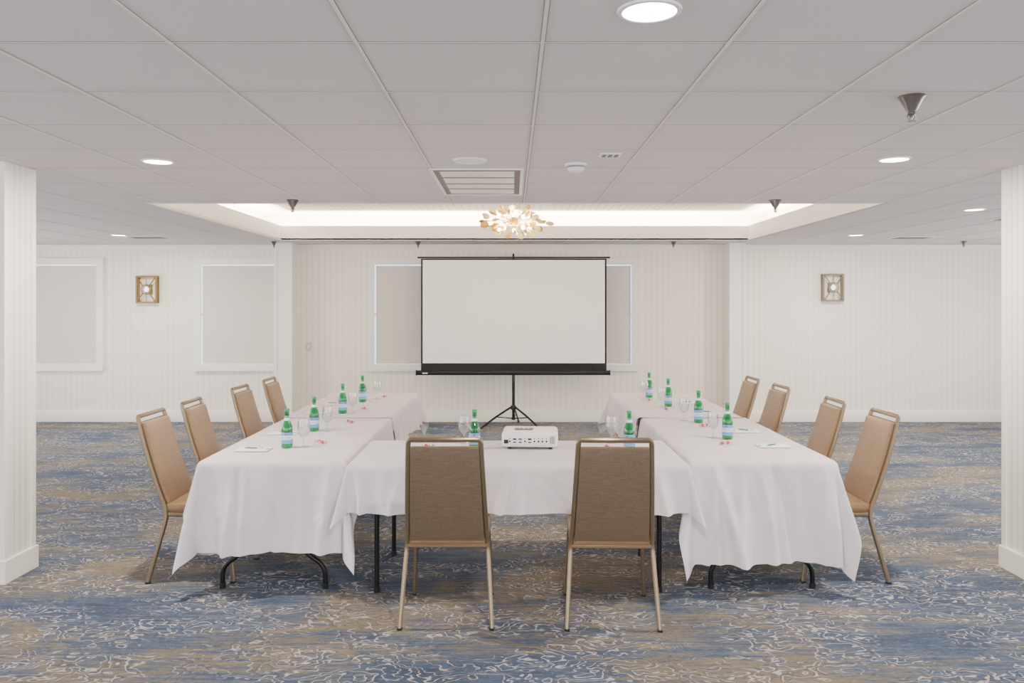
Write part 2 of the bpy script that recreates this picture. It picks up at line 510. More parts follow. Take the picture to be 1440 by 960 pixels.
# light switch
e = thing('light_switch', 'white light switch plate on the beadboard wall', 'light switch', (-2.895, BACK, 1.07))
box('plate', (0, -0.005, 0), (0.08, 0.010, 0.125), M['switchplastic'], e, 0.003)
box('rocker', (0, -0.013, 0), (0.03, 0.006, 0.06), M['whiteplastic'], e, 0.002)

# ------------------------------------------------------------------ sconces
def sconce(x, z, mat, lab):
    e = thing('wall_sconce', lab, 'wall light', (x, BACK, z))
    w2, h2, d = 0.15, 0.195, 0.075
    bm = bmesh.new()
    bm_box(bm, (0, -0.008, 0), (0.10, 0.014, 0.14), 0.003)
    obj_from_bm(bm, 'backplate', mat, e)
    bm = bmesh.new()
    b = 0.024
    for yy in (-0.014, -d):
        bm_box(bm, (0, yy, h2-b/2), (2*w2, b, b)); bm_box(bm, (0, yy, -h2+b/2), (2*w2, b, b))
        bm_box(bm, (-w2+b/2, yy, 0), (b, b, 2*h2-2*b)); bm_box(bm, (w2-b/2, yy, 0), (b, b, 2*h2-2*b))
    for sx in (-1, 1):
        for sz in (-1, 1):
            bm_box(bm, (sx*(w2-b/2), -(d+0.014)/2, sz*(h2-b/2)), (b*.8, d-0.035, b*.8))
    obj_from_bm(bm, 'frame', mat, e)
    bm = bmesh.new()
    for s in (-1, 1):
        for q in (-1, 1):
            bm_sweep(bm, [(q*(w2-0.02), -d-0.010, s*(h2-0.02)), (q*0.046, -d-0.014, s*0.052)], rect(0.019, 0.012), ref=(0, 1, 0))
    bm_sweep(bm, [(0, -d-0.010, h2-0.02), (0, -d-0.012, 0.066)], rect(0.009, 0.008), ref=(0, 1, 0))
    bm_sweep(bm, [(0, -d-0.010, -h2+0.02), (0, -d-0.012, -0.066)], rect(0.009, 0.008), ref=(0, 1, 0))
    ring = [(0.070*math.cos(a*PI/12), -d-0.010, 0.070*math.sin(a*PI/12)) for a in range(24)]
    bm_sweep(bm, ring, rect(0.012, 0.012), ref=(0, 1, 0), closed=True)
    obj_from_bm(bm, 'cross_brace', mat, e)
    prof = [(0.0, -0.060)]+[(0.056*math.sin(a), -0.060*math.cos(a)) for a in [PI*i/12 for i in range(1, 12)]]+[(0.0, 0.060)]
    lathe('glass_globe', prof, M['clear'], e, 20, (0, -0.072, 0))
    pb = [(0.0, -0.040), (0.020, -0.034), (0.034, 0.0), (0.026, 0.024), (0.012, 0.040), (0, 0.045)]
    lathe('bulb', pb, M['sconcebulb'], e, 14, (0, -0.072, 0))
    return e
sconce(-5.17, 1.883, M['sconcewood'], 'antique brass box sconce with crossed braces and glass globe')
sconce(4.545, 1.91, M['sconcesilver'], 'aged silver box sconce with crossed braces and glass globe')

# ------------------------------------------------------------------ ceiling devices
def downlight(x, y, r, lab, pw=60):
    e = thing('recessed_downlight', lab, 'ceiling light', (x, y, H), group='recessed ceiling downlights')
    lathe('trim_ring', [(r*0.86, -0.002), (r*0.88, -0.008), (r*0.94, -0.010), (r*1.03, -0.007), (r*1.05, -0.001), (r*0.86, -0.001)], M['whiteplastic'], e, 36)
    lathe('lens', [(0, -0.006), (r*0.87, -0.006), (r*0.87, -0.001), (0, -0.001)], M['lamp'], e, 32)
    l = bpy.data.lights.new('downlight_lamp', 'AREA'); l.shape = 'DISK'; l.size = r*1.5; l.energy = pw; l.color = (1, 0.88, 0.74)
    o = bpy.data.objects.new('downlight_lamp', l); COL.objects.link(o); o.parent = e; o.location = (0, 0, -0.018)
    return e
for (x, y) in [(0.40, 2.35), (-2.115, 4.82), (2.25, 4.75), (-4.84, 9.93), (4.23, 9.93), (4.16, 7.26)]:
    downlight(x, y, 0.090, 'lit round recessed downlight in the tile ceiling')
e = thing('ceiling_speaker', 'unlit round white ceiling speaker in a tile', 'speaker', (-0.25, 4.79, H))
lathe('trim_ring', [(0.075, -0.002), (0.08, -0.008), (0.095, -0.010), (0.103, -0.001), (0.075, -0.001)], M['whiteplastic'], e, 32)
lathe('grille', [(0, -0.006), (0.077, -0.004), (0.077, -0.001), (0, -0.001)], M['trimw'], e, 32)
# smoke detector
e = thing('smoke_detector', 'round white smoke detector on the ceiling', 'smoke detector', (0.39, 4.93, H))
lathe('base', [(0, 0), (0.068, 0), (0.068, -0.012), (0.06, -0.016), (0, -0.016)], M['whiteplastic'], e, 32)
lathe('sensor_cap', [(0.05, -0.016), (0.054, -0.024), (0.046, -0.042), (0.03, -0.048), (0, -0.048)], M['whiteplastic'], e, 32)
lathe('vent_band', [(0.052, -0.016), (0.056, -0.018), (0.055, -0.022), (0.05, -0.024)], M['greyplastic'], e, 32)
# small rectangular flush sensor
e = thing('ceiling_sensor', 'small rectangular white flush sensor plate on ceiling', 'sensor', (0.56, 4.61, H))
box('plate', (0, 0, -0.004), (0.125, 0.11, 0.008), M['whiteplastic'], e, 0.003)
for dx in (-0.035, 0, 0.035):
    box('slot', (dx, 0, -0.009), (0.022, 0.07, 0.003), M['greyplastic'], e)
# HVAC diffuser
e = thing('air_diffuser', 'white slatted air diffuser in the tile ceiling', 'air vent', (-0.225, 5.69, H))
bm = bmesh.new()
for (c, s) in [((0, -0.595, -0.004), (0.60, 0.02, 0.008)), ((0, 0.575, -0.004), (0.60, 0.02, 0.008)), ((-0.29, -0.01, -0.004), (0.02, 1.16, 0.008)), ((0.29, -0.01, -0.004), (0.02, 1.16, 0.008))]:
    bm_box(bm, c, s)
obj_from_bm(bm, 'frame', M['whiteplastic'], e)
box('plenum_shade', (0, -0.01, -0.0025), (0.56, 1.14, 0.003), M['gapshade'], e)  # thin sheet coloured darker to stand for shade between the blades
for yy, dd in ((-0.405, 0.21), (-0.125, 0.21), (0.135, 0.18), (0.395, 0.21)):
    box('blade', (0.0, yy, -0.0055), (0.48, dd, 0.003), M['trayw'], e, 0.0008)
# flat ceiling vents
for (x, y, w_, d_) in [(-4.62, 10.25, 0.5, 0.3), (5.1, 10.3, 0.5, 0.3), (5.05, 8.0, 0.5, 0.3)]:
    e = thing('ceiling_vent', 'flat white slotted ceiling vent', 'air vent', (x, y, H), group='flat ceiling vents')
    box('frame', (0, 0, -0.004), (w_, d_, 0.008), M['whiteplastic'], e, 0.002)
    bm = bmesh.new()
    for i in range(5): bm_box(bm, (0, -d_/2+0.05+i*(d_-0.1)/4, -0.010), (w_-0.08, 0.018, 0.004))
    obj_from_bm(bm, 'louvers', M['greyplastic'], e)
# sprinklers
def sprinkler(x, y, s=1.0):
    e = thing('ceiling_sprinkler', 'nickel cone fire sprinkler hanging from ceiling', 'ceiling sprinkler', (x, y, H), group='ceiling fire sprinklers')
    lathe('escutcheon', [(0, 0.0), (0.052*s, 0.0), (0.054*s, -0.006*s), (0.046*s, -0.014*s), (0.030*s, -0.045*s), (0.020*s, -0.062*s), (0, -0.062*s)], M['chrome'], e, 24)
    lathe('nozzle', [(0.013*s, -0.062*s), (0.015*s, -0.075*s), (0.008*s, -0.082*s), (0.006*s, -0.1*s), (0, -0.1*s)], M['chrome'], e, 16)
    bm = bmesh.new()
    for sg in (-1, 1):
        bm_sweep(bm, [(sg*0.012*s, 0, -0.07*s), (sg*0.017*s, 0, -0.085*s), (sg*0.006*s, 0, -0.102*s)], circ(0.003*s, 6), ref=(0, 1, 0))
    obj_from_bm(bm, 'yoke', M['chrome'], e)
    lathe('deflector', [(0, -0.102*s), (0.016*s, -0.102*s), (0.016*s, -0.105*s), (0, -0.106*s)], M['chrome'], e, 16)
sprinkler(1.644, 3.32)
for p in [(-1.80, 6.62), (2.16, 6.62)]: sprinkler(p[0], p[1], 0.95)
for p in [(-3.23, 10.95), (2.2, 11.0), (-1.28, 11.0), (6.1, 10.9)]: sprinkler(p[0], p[1], 0.8)

# ------------------------------------------------------------------ chandelier
e = thing('chandelier', 'gold leaf burst chandelier with glowing bulbs', 'chandelier', (0.02, 8.8, 2.575))
lathe('canopy', [(0, uz-2.575), (0.07, uz-2.575), (0.07, uz-2.595), (0.02, uz-2.61), (0, uz-2.61)], M['gold'], e, 24)
sweep('stem', [(0, 0, 0.0), (0, 0, uz-2.60)], circ(0.008), M['gold'], e)
lathe('hub', [(0, -0.05), (0.03, -0.042), (0.05, 0), (0.03, 0.042), (0, 0.05)], M['gold'], e, 18)
rnd = random.Random(11)
NL = 62
for i in range(NL):
    z = (1-2*(i+0.5)/NL)*0.88
    ph = i*2.39996+rnd.uniform(-.25, .25)
    rr = math.sqrt(1-z*z)
    d = Vector((rr*math.cos(ph), rr*math.sin(ph), z*0.60)).normalized()
    L = rnd.uniform(0.22, 0.38)*(1-0.55*abs(z))
    bm = bmesh.new()
    tip = d*L
    bm_sweep(bm, [d*0.03, d*L*0.5+Vector((0, 0, 0.01)), tip], circ(0.0025, 6), ref=(0.3, 0.2, 0.9))
    side = d.cross(Vector((0.1, 0.2, 1))).normalized()
    side = Matrix.Rotation(rnd.uniform(0, PI), 3, d) @ side
    nrm = d.cross(side).normalized()
    ll = rnd.uniform(0.075, 0.105); lw = ll*0.36
    c0 = bm.verts.new(tip+d*ll*0.5+nrm*0.006)
    rim = []
    for k in range(16):
        a = 2*PI*k/16
        u = -math.cos(a); s_ = math.sin(a)
        wd = lw*(1.0+0.1*u)
        rim.append(bm.verts.new(tip+d*(ll*0.5*(1+u))+side*(s_*wd)-nrm*0.006*abs(s_)))
    fs = [bm.faces.new((c0, rim[k], rim[(k+1) % 16])) for k in range(16)]
    obj_from_bm(bm, 'leaf', M['gold'] if rnd.random() < 0.6 else M['goldwhite'], e, smooth=True, auto=60)
for i in range(10):
    a = 2*PI*i/10+0.3; zz = 0.06 if i % 2 else -0.08
    p = Vector((0.17*math.cos(a), 0.17*math.sin(a), zz))
    lathe('bulb', [(0, -0.022), (0.012, -0.018), (0.019, 0), (0.013, 0.016), (0, 0.022)], M['bulb'], e, 12, tuple(p))
    sweep('bulb_arm', [(0, 0, 0), tuple(p*0.88)], circ(0.004, 6), M['gold'], e, ref=(0, 0, 1))
l = bpy.data.lights.new('chandelier_glow', 'POINT'); l.energy = 12; l.color = (1, 0.82, 0.52); l.shadow_soft_size = 0.1
o = bpy.data.objects.new('chandelier_glow', l); COL.objects.link(o); o.parent = e; o.location = (0, 0, -0.12)

# ------------------------------------------------------------------ projection screen
SX = 0.02; SY = 11.0; sy = SY-0.07
s = sy/F
def PX(px): return (px-720)*s
def PZ(py): return CH-(py-428)*s
e = thing('projection_screen', 'white projection screen with black border on a black tripod', 'projection screen', (SX, SY, 0))
def L(x): return x-SX
xa, xb = PX(592), PX(853); za, zb = PZ(363.5), PZ(521)
bm = bmesh.new(); bm_box(bm, (L((xa+xb)/2), -0.07, (za+zb)/2), (xb-xa, 0.004, za-zb))
obj_from_bm(bm, 'screen_border', M['blackcloth'], e)
xa2, xb2 = PX(594.5), PX(850.5); za2, zb2 = PZ(365.5), PZ(510.5)
box('screen_fabric', (L((xa2+xb2)/2), -0.0735, (za2+zb2)/2), (xb2-xa2, 0.003, za2-zb2), M['screen'], e)
box('top_bar', (L(PX(722.5)), -0.07, PZ(362)), (PX(858)-PX(587), 0.025, 0.022), M['black'], e, 0.005)
zc = PZ(524)
xc = L(PX(721.5)); wl = PX(858)-PX(586)
box('roller_case', (xc, -0.06, zc), (wl, 0.075, 0.062), M['black'], e, 0.018, 4)
for sg in (-1, 1):
    box('end_cap', (xc+sg*wl/2, -0.06, zc), (0.014, 0.085, 0.072), M['blackplastic'], e, 0.012, 3)
box('badge', (xc-wl/2+0.12, -0.0985, zc-0.004), (0.07, 0.002, 0.016), M['whiteplastic'], e, 0.0005)
sweep('pole', [(0, 0, 0.12), (0, 0, PZ(358))], circ(0.014, 12), M['black'], e)
sweep('extension_tube', [(0, 0, 0.10), (0, 0, 0.75)], circ(0.020, 12), M['black'], e)
sweep('top_hook', [(0, 0.0, PZ(359)), (0, -0.02, PZ(357)), (0, -0.07, PZ(357)), (0, -0.07, PZ(361))], circ(0.012, 8), M['black'], e)
lathe('leg_hub', [(0, 0.30), (0.03, 0.30), (0.038, 0.28), (0.038, 0.245), (0.026, 0.235), (0, 0.235)], M['blackplastic'], e, 18)
for ang in (201, 321, 81):
    a = math.radians(ang); dx, dy = math.cos(a), math.sin(a)
    sweep('leg', round_path([(dx*0.03, dy*0.03, 0.275), (dx*0.24, dy*0.24, 0.16), (dx*0.46, dy*0.46, 0.014)], 0.1), rect(0.026, 0.016), M['black'], e, ref=(0, 0, 1))
    sweep('brace', [(dx*0.02, dy*0.02, 0.12), (dx*0.24, dy*0.24, 0.15)], rect(0.014, 0.006), M['black'], e, ref=(0, 0, 1))
    lathe('foot', [(0, 0), (0.016, 0), (0.018, 0.02), (0.012, 0.03), (0, 0.03)], M['blackplastic'], e, 12, (dx*0.46, dy*0.46, 0))
lathe('brace_collar', [(0, 0.135), (0.028, 0.135), (0.028, 0.105), (0, 0.105)], M['blackplastic'], e, 16)
box('handle', (0.0, -0.03, 0.66), (0.03, 0.03, 0.12), M['blackplastic'], e, 0.01, 3)

# ------------------------------------------------------------------ tables
TZ = 0.752
def folding_table(x0, x1, y0, y1, along, lab):
    cx, cy = (x0+x1)/2, (y0+y1)/2
    e = thing('folding_table', lab, 'table', (cx, cy, 0), group='folding tables in a U shape')
    w, d = x1-x0, y1-y0
    box('tabletop', (0, 0, TZ-0.014), (w, d, 0.026), M['topwood'], e, 0.008, 3)
    ends = [-1, 1]
    for sg in ends:
        if along == 'y':
            o = sg*(d/2-0.035); hw = w/2-0.115
            P = lambda a, z: (a, o, z)
            ref = (0, 1, 0)
        else:
            o = sg*(w/2-0.15); hw = d/2-0.05
            P = lambda a, z: (o, a, z)
            ref = (1, 0, 0)
        for q in (-1, 1):
            if along == 'y':
                pts = round_path([P(q*hw, 0.012), P(q*hw, 0.13), P(q*(hw-0.14), 0.225), P(q*(hw-0.20), TZ-0.03)], 0.08)
            else:
                pts = round_path([P(q*hw, 0.012), P(q*hw, 0.45), P(q*(hw-0.03), TZ-0.03)], 0.09)
            sweep('leg', pts, circ(0.0145, 10), M['black'], e, ref=ref)
            p = P(q*hw, 0)
            lathe('foot_cap', [(0, 0), (0.018, 0), (0.019, 0.03), (0, 0.03)], M['blackplastic'], e, 12, p)
        hq = hw-0.17 if along == 'y' else hw
        sweep('crossbar', [P(-hq, 0.42), P(hq, 0.42)], circ(0.011, 8), M['black'], e, ref=(0, 0, 1))
        if along == 'x':
            sweep('brace', [(o, 0, 0.42), (o-sg*0.3, 0, TZ-0.03)], circ(0.008, 8), M['black'], e, ref=(0, 1, 0))
        else:
            sweep('brace', [(0, o, 0.42), (0, o-sg*0.3, TZ-0.03)], circ(0.008, 8), M['black'], e, ref=(1, 0, 0))
    return e

def tablecloth(x0, x1, y0, y1, dl, dr, df, db, lab, zt=TZ+0.003, seed=1, flare=(0.06, 0.06, 0.06, 0.06), bulge=0.22, amp=0.017, cornerk=1.0, frs=None):
    rnd = random.Random(seed)
    st = 0.02
    def ax(a, b, lo, hi):
        n = max(2, int((b-a)/0.018)); v = [a+(b-a)*i/n for i in range(n+1)]
        if lo > 0:
            m = int(lo/st)+1; v = [a-lo*(m-i)/m for i in range(m)]+v
        if hi > 0:
            m = int(hi/st)+1; v = v+[b+hi*(i+1)/m for i in range(m)]
        return v
    U = ax(x0, x1, dl, dr); V = ax(y0, y1, df, db)
    ph = [rnd.uniform(0, 6.28) for _ in range(12)]
    fr = frs or [rnd.uniform(6, 9), rnd.uniform(13, 18), rnd.uniform(30, 38)]
    folds = [(rnd.random(), rnd.uniform(0.012, 0.034), rnd.uniform(-0.022, 0.040), rnd.uniform(-0.30, 0.30)) for _ in range(22)]
    bm = bmesh.new(); R = 0.014
    g = []
    for v in V:
        row = []
        for u in U:
            cx = min(max(u, x0), x1); cy = min(max(v, y0), y1)
            du, dv = u-cx, v-cy
            d = math.hypot(du, dv)
            cr = 0
            for q0 in (0.33, 0.66):
                cr += 0.0026*math.exp(-((cy-(y0+(y1-y0)*q0))/0.010)**2)
            cr += 0.0026*math.exp(-((cx-(x0+x1)/2)/0.010)**2)
            wob = 0.0012*math.sin(u*7+ph[0])*math.sin(v*6+ph[1])+0.0012+cr
            if d < 1e-9:
                row.append(bm.verts.new((u, v, zt+wob))); continue
            dx, dy = du/d, dv/d
            a = math.atan2(abs(dy), abs(dx))
            arc = R*PI/2
            if d < arc:
                th = d/R; out = R*math.sin(th); dz = R*(1-math.cos(th))
            else:
                hgt = d-arc
                fx = flare[0] if dx < 0 else flare[1]
                fy = flare[2] if dy < 0 else flare[3]
                fl = fx*math.cos(a)**2+fy*math.sin(a)**2
                cs = math.sin(2*a)
                fl += bulge*cs**1.5
                fl += 0.12*math.sin(6*a+ph[2])*cs
                k = min(1, hgt/0.35)
                if abs(dy) > abs(dx): tpos = u; tn_ = (u-x0)/(x1-x0); span = x1-x0
                else: tpos = v; tn_ = (v-y0)/(y1-y0); span = y1-y0
                rip = amp*k*(math.sin(fr[0]*tpos+ph[3])+0.7*math.sin(fr[1]*tpos+ph[4]+2*hgt)+0.3*math.sin(fr[2]*tpos+ph[5]-3*hgt))
                for (fp, fwid, fh_, ln) in folds:
                    q = ((tn_-fp)*span-ln*hgt)/(fwid*(0.7+hgt))
                    if abs(q) < 3: rip += fh_*k**0.7*math.exp(-q*q)*(amp/0.017)
                rip *= (1-cs)
                out = R+hgt*fl+rip+0.020*k
                # the cloth cannot hang inside the table edge: soft floor
                m0 = 0.008
                out = m0+0.5*((out-m0)+math.sqrt((out-m0)**2+0.0003))
                dz = R+hgt*math.sqrt(max(0.2, 1-fl*fl))*(1+(cornerk-1)*cs)
            row.append(bm.verts.new((cx+dx*out, cy+dy*out, zt-dz+wob)))
        g.append(row)
    for i in range(len(V)-1):
        for j in range(len(U)-1):
            bm.faces.new((g[i][j], g[i][j+1], g[i+1][j+1], g[i+1][j]))
    o = obj_from_bm(bm, 'tablecloth', M['linen'], smooth=True)
    tag(o, lab, 'tablecloth', 'white tablecloths')
    return o

LX0, LX1 = -1.82, -0.985
RX0_, RX1_ = 1.055, 1.885
YA, YM, YB = 4.72, 6.53, 8.30
folding_table(LX0, LX1, YA, YM-0.01, 'y', 'folding table with black bent legs under white cloth')
folding_table(LX0-.02, LX1, YM+0.01, YB, 'y', 'folding table with black bent legs under white cloth')
folding_table(RX0_, RX1_, YA, YM-0.01, 'y', 'folding table with black bent legs under white cloth')
folding_table(RX0_-.03, RX1_-.03, YM+0.01, YB, 'y', 'folding table with black bent legs under white cloth')
CX0, CX1, CY0, CY1 = -0.935, 1.005, 4.64, 5.42
folding_table(CX0, CX1, CY0, CY1, 'x', 'folding table with straight black legs joining the two rows')
tablecloth(LX0, LX1, YA, YM, 0.275, 0.275, 0.53, 0.0, 'white linen cloth draped over end table with hanging corners', seed=2, cornerk=1.1, bulge=0.24)
tablecloth(LX0-.02, LX1, YM-0.03, YB, 0.27, 0.30, 0.0, 0.35, 'white linen cloth overlapping the next one on far table', seed=5, zt=TZ+0.007)
tablecloth(RX0_, RX1_, YA, YM, 0.275, 0.275, 0.59, 0.0, 'white linen cloth reaching low over end table legs', seed=3, cornerk=1.06, bulge=0.14)
tablecloth(RX0_-.03, RX1_-.03, YM-0.03, YB, 0.30, 0.27, 0.0, 0.35, 'white linen cloth overlapping the next one on far table', seed=7, zt=TZ+0.007)
tablecloth(CX0, CX1, CY0, CY1, 0.26, 0.26, 0.285, 0.20, 'white linen cloth with short drop on joining table', seed=4, flare=(0.0, 0.0, 0.07, 0.05), bulge=0.14, amp=0.020, frs=[8.5, 17, 36])

# ------------------------------------------------------------------ chairs
def build_chair():
    e = thing('banquet_chair', 'tan vinyl banquet chair with champagne metal frame', 'chair', (0, 0, 0), group='banquet chairs around the tables')
    sec = rect(0.022, 0.026, 0.3)
    def yb(z): # back rake
        t = (z-0.45)/0.55
        return -0.18-0.18*t-0.012*math.sin(PI*min(1, max(0, t)))
    wj, wt = 0.207, 0.183
    left = [(-wj, yb(0.47), 0.47)]+[(-(wj+(wt-wj)*t), yb(0.47+0.5*t), 0.47+0.5*t) for t in (0.25, 0.5, 0.75, 1.0)]
    top = [(-wt+0.012, yb(0.99), 0.99), (wt-0.012, yb(0.99), 0.99)]
    right = [(-p[0], p[1], p[2]) for p in reversed(left)]
    bm = bmesh.new()
    bm_sweep(bm, left+[(-wt+0.001, yb(0.982), 0.982)]+top+[(wt-0.001, yb(0.982), 0.982)]+right, sec, ref=(0, 1, 0.3))
    obj_from_bm(bm, 'back_frame', M['bronze'], e, smooth=True, auto=35)
    for sg in (-1, 1):
        pts = round_path([(sg*wj, yb(0.49), 0.49), (sg*0.212, -0.165, 0.41), (sg*0.218, -0.185, 0.32), (sg*0.237, -0.27, 0.008)], 0.07)
        o = sweep('leg', pts, sec, M['bronze'], e, ref=(1, 0, 0))
        pts = round_path([(sg*0.205, -0.16, 0.405), (sg*0.205, 0.19, 0.41), (sg*0.222, 0.235, 0.008)], 0.06)
        sweep('leg', pts, sec, M['bronze'], e, ref=(1, 0, 0))
        for (fx, fy) in ((sg*0.237, -0.27), (sg*0.222, 0.235)):
            box('foot_glide', (fx, fy, 0.006), (0.026, 0.03, 0.012), M['blackplastic'], e, 0.003)
    sweep('rear_rail', [(-0.21, -0.175, 0.405), (0.21, -0.175, 0.405)], rect(0.024, 0.02), M['bronze'], e, ref=(0, 1, 0))
    sweep('front_rail', [(-0.205, 0.17, 0.405), (0.205, 0.17, 0.405)], rect(0.022, 0.02), M['bronze'], e, ref=(0, 1, 0))
    bm = bmesh.new()
    vs = bm_box(bm, (0, 0, 0), (0.44, 0.43, 0.07), 0.028, 4)
    bmesh.ops.subdivide_edges(bm, edges=[ed for ed in bm.edges if ed.calc_length() > 0.2], cuts=5, use_grid_fill=True)
    for v in bm.verts:
        nx, ny = v.co.x/0.22, v.co.y/0.215
        if v.co.z > 0: v.co.z += 0.008*(1-nx*nx)*(1-ny*ny)
        taper = 1-0.05*max(0, -ny)
        v.co.x *= taper
        v.co += Vector((0, 0.025, 0.442-0.005))
    obj_from_bm(bm, 'seat', M['vinyl'], e, smooth=True, auto=60)
    def panel(name, yo, th, inset, mat, z0=0.425, z1=0.953, crown=0.0):
        bm = bmesh.new()
        hh = z1-z0
        bm_box(bm, (0, 0, 0), (2*(wj-inset), th, hh), min(th*0.45, 0.012), 3)
        bmesh.ops.subdivide_edges(bm, edges=[ed for ed in bm.edges if ed.calc_length() > 0.2], cuts=7, use_grid_fill=True)
        for v in bm.verts:
            z = v.co.z+(z0+z1)/2
            t = (z-0.45)/0.55
            nx = v.co.x/(wj-inset); nz = v.co.z/(hh/2)
            bulge = crown*(1-nx*nx)*(1-nz*nz) if v.co.y > 0 else 0
            v.co.x *= 1+(wt/wj-1)*t
            v.co.y = v.co.y+bulge+yb(z)+yo
            v.co.z = z
        obj_from_bm(bm, name, mat, e, smooth=True, auto=60)
    panel('backrest', 0.016, 0.034, 0.010, M['vinyl'], crown=0.012)
    panel('back_panel', -0.008, 0.014, 0.012, M['weave'])
    return e

c0 = build_chair()
c0.location = (-0.34, 4.417, 0); c0.rotation_euler = (0, 0, 0)
c0['label'] = 'tan banquet chair with woven brown back at joining table'
c1 = clone(c0, (0.526, 4.40, 0), math.radians(-1.5))
for (yy, xt, r) in [(5.07, -2.27, 0), (5.71, -2.267, 2), (6.64, -2.245, -1), (7.37, -2.22, 1)]:
    clone(c0, (xt+0.36, yy, 0), math.radians(-90+r), 'tan vinyl banquet chair drawn up to white clothed table')
for (yy, xt, r) in [(5.07, 2.345, 0), (5.75, 2.30, -2), (6.70, 2.24, 1), (7.44, 2.22, 0)]:
    clone(c0, (xt-0.36, yy, 0), math.radians(90+r), 'tan vinyl banquet chair drawn up to white clothed table')

# ------------------------------------------------------------------ tableware
CZ = TZ+0.0058
def text_mesh(body, size):
    cu = bpy.data.curves.new('t', 'FONT'); cu.body = body; cu.size = size; cu.align_x = 'CENTER'; cu.align_y = 'CENTER'
    cu.resolution_u = 2
    o = bpy.data.objects.new('t', cu); COL.objects.link(o)
    bpy.context.view_layer.update()
    dg = bpy.context.evaluated_depsgraph_get()
    me = bpy.data.meshes.new_from_object(o.evaluated_get(dg))
    bpy.data.objects.remove(o)
    return me
def wrap(me, r, z, name, mat, parent):
    for v in me.vertices:
        a = v.co.x/r
        v.co = Vector((r*math.sin(a), -r*math.cos(a), z+v.co.y))
    me.materials.clear(); me.materials.append(mat)
    o = bpy.data.objects.new(name, me); COL.objects.link(o); o.parent = parent
    return o
def build_bottle():
    e = thing('water_bottle', 'green glass sparkling water bottle with pale blue label', 'bottle', (0, 0, 0), group='sparkling water bottles')
    lathe('glass_body', [(0, 0.002), (0.030, 0.0), (0.034, 0.004), (0.0355, 0.012), (0.0355, 0.118), (0.034, 0.132), (0.028, 0.152), (0.020, 0.172), (0.0150, 0.192), (0.0135, 0.222), (0.0150, 0.226), (0.0150, 0.232), (0.0125, 0.235), (0, 0.235)], M['green'], e, 24)
    lathe('cap', [(0.0140, 0.232), (0.0158, 0.233), (0.0158, 0.244), (0.0135, 0.247), (0, 0.247)], M['capsilver'], e, 20)
    def band(name, z0, z1, mat, r=0.0361):
        lathe(name, [(r, z0), (r, z1)], mat, e, 28)
    band('label_band', 0.028, 0.100, M['labelblue'])
    band('label_stripe', 0.052, 0.079, M['labelwhite'], 0.0364)
    lathe('neck_label', [(0.0202, 0.173), (0.0180, 0.181), (0.0159, 0.190)], M['labelwhite'], e, 20)
    wrap(text_mesh('S.PELLEGRINO', 0.0118), 0.0368, 0.065, 'lettering', M['navy'], e)
    bm = bmesh.new()
    c = bm.verts.new((0, 0, 0)); ring = []
    for k in range(10):
        rr = 0.009 if k % 2 == 0 else 0.0038
        a = PI/2+k*PI/5
        ring.append(bm.verts.new((rr*math.cos(a), rr*math.sin(a), 0)))
    for k in range(10): bm.faces.new((c, ring[k], ring[(k+1) % 10]))
    me = bpy.data.meshes.new('star'); bm.to_mesh(me); bm.free()
    wrap(me, 0.0368, 0.089, 'star_emblem', M['star'], e)
    return e
bottles = [(-1.435, 5.15), (-1.427, 5.82), (-1.414, 6.74), (-1.395, 7.53), (1.46, 5.47), (1.44, 6.23), (1.393, 7.20), (1.337, 7.87), (-0.238, 5.12), (0.735, 5.06)]
b0 = None
for i, (x, y) in enumerate(bottles):
    z = CZ+0.001+(0.004 if y > 6.5 else 0)
    if b0 is None:
        b0 = build_bottle(); b0.location = (x, y, z)
    else:
        clone(b0, (x, y, z), random.uniform(-0.5, 0.5))
def build_goblet():
    e = thing('water_goblet', 'clear glass stemmed water goblet', 'glass', (0, 0, 0), group='clear water goblets')
    lathe('foot', [(0, 0), (0.034, 0), (0.035, 0.002), (0.012, 0.006), (0.005, 0.012)], M['clear'], e, 24)
    lathe('stem', [(0.005, 0.012), (0.0045, 0.03), (0.007, 0.045), (0.005, 0.058)], M['clear'], e, 16)
    lathe('bowl', [(0.005, 0.058), (0.018, 0.066), (0.033, 0.085), (0.039, 0.11), (0.038, 0.14), (0.034, 0.176), (0.033, 0.176), (0.037, 0.14), (0.038, 0.11), (0.032, 0.087), (0.017, 0.069), (0, 0.064)], M['clear'], e, 28)
    return e
gob = [(-1.335, 5.17), (-1.33, 5.82), (-1.325, 6.72), (-1.29, 7.75), (1.375, 5.52), (1.35, 6.33), (1.32, 7.12), (1.27, 7.75), (-0.315, 5.32), (0.655, 5.32)]
g0 = None
for (x, y) in gob:
    z = CZ+0.001+(0.004 if y > 6.5 else 0)
    if g0 is None: g0 = build_goblet(); g0.location = (x, y, z)
    else: clone(g0, (x, y, z))
def build_pad():
    e = thing('notepad', 'small white notepad with teal header', 'notepad', (0, 0, 0), group='notepads at the seats')
    box('pages', (0, 0, 0.002), (0.14, 0.20, 0.004), M['paper'], e, 0.0006)
    box('header_print', (0, 0.085, 0.0043), (0.05, 0.012, 0.0005), M['teal'], e)
    return e
def build_pen():
    e = thing('pen', 'slim white and teal ballpoint pen lying on notepad', 'pen', (0, 0, 0), group='pens on the notepads')
    X = Matrix.Rotation(PI/2, 4, 'Y')
    lathe('barrel', [(0, -0.065), (0.0012, -0.065), (0.004, -0.050), (0.0045, 0.02), (0, 0.02)], M['teal'], e, 12, (0, 0, 0.005), X)
    lathe('cap', [(0, 0.02), (0.0048, 0.02), (0.0045, 0.066), (0, 0.068)], M['whiteplastic'], e, 12, (0, 0, 0.005), X)
    box('clip', (0.045, 0, 0.0105), (0.035, 0.003, 0.0015), M['chrome'], e)
    return e
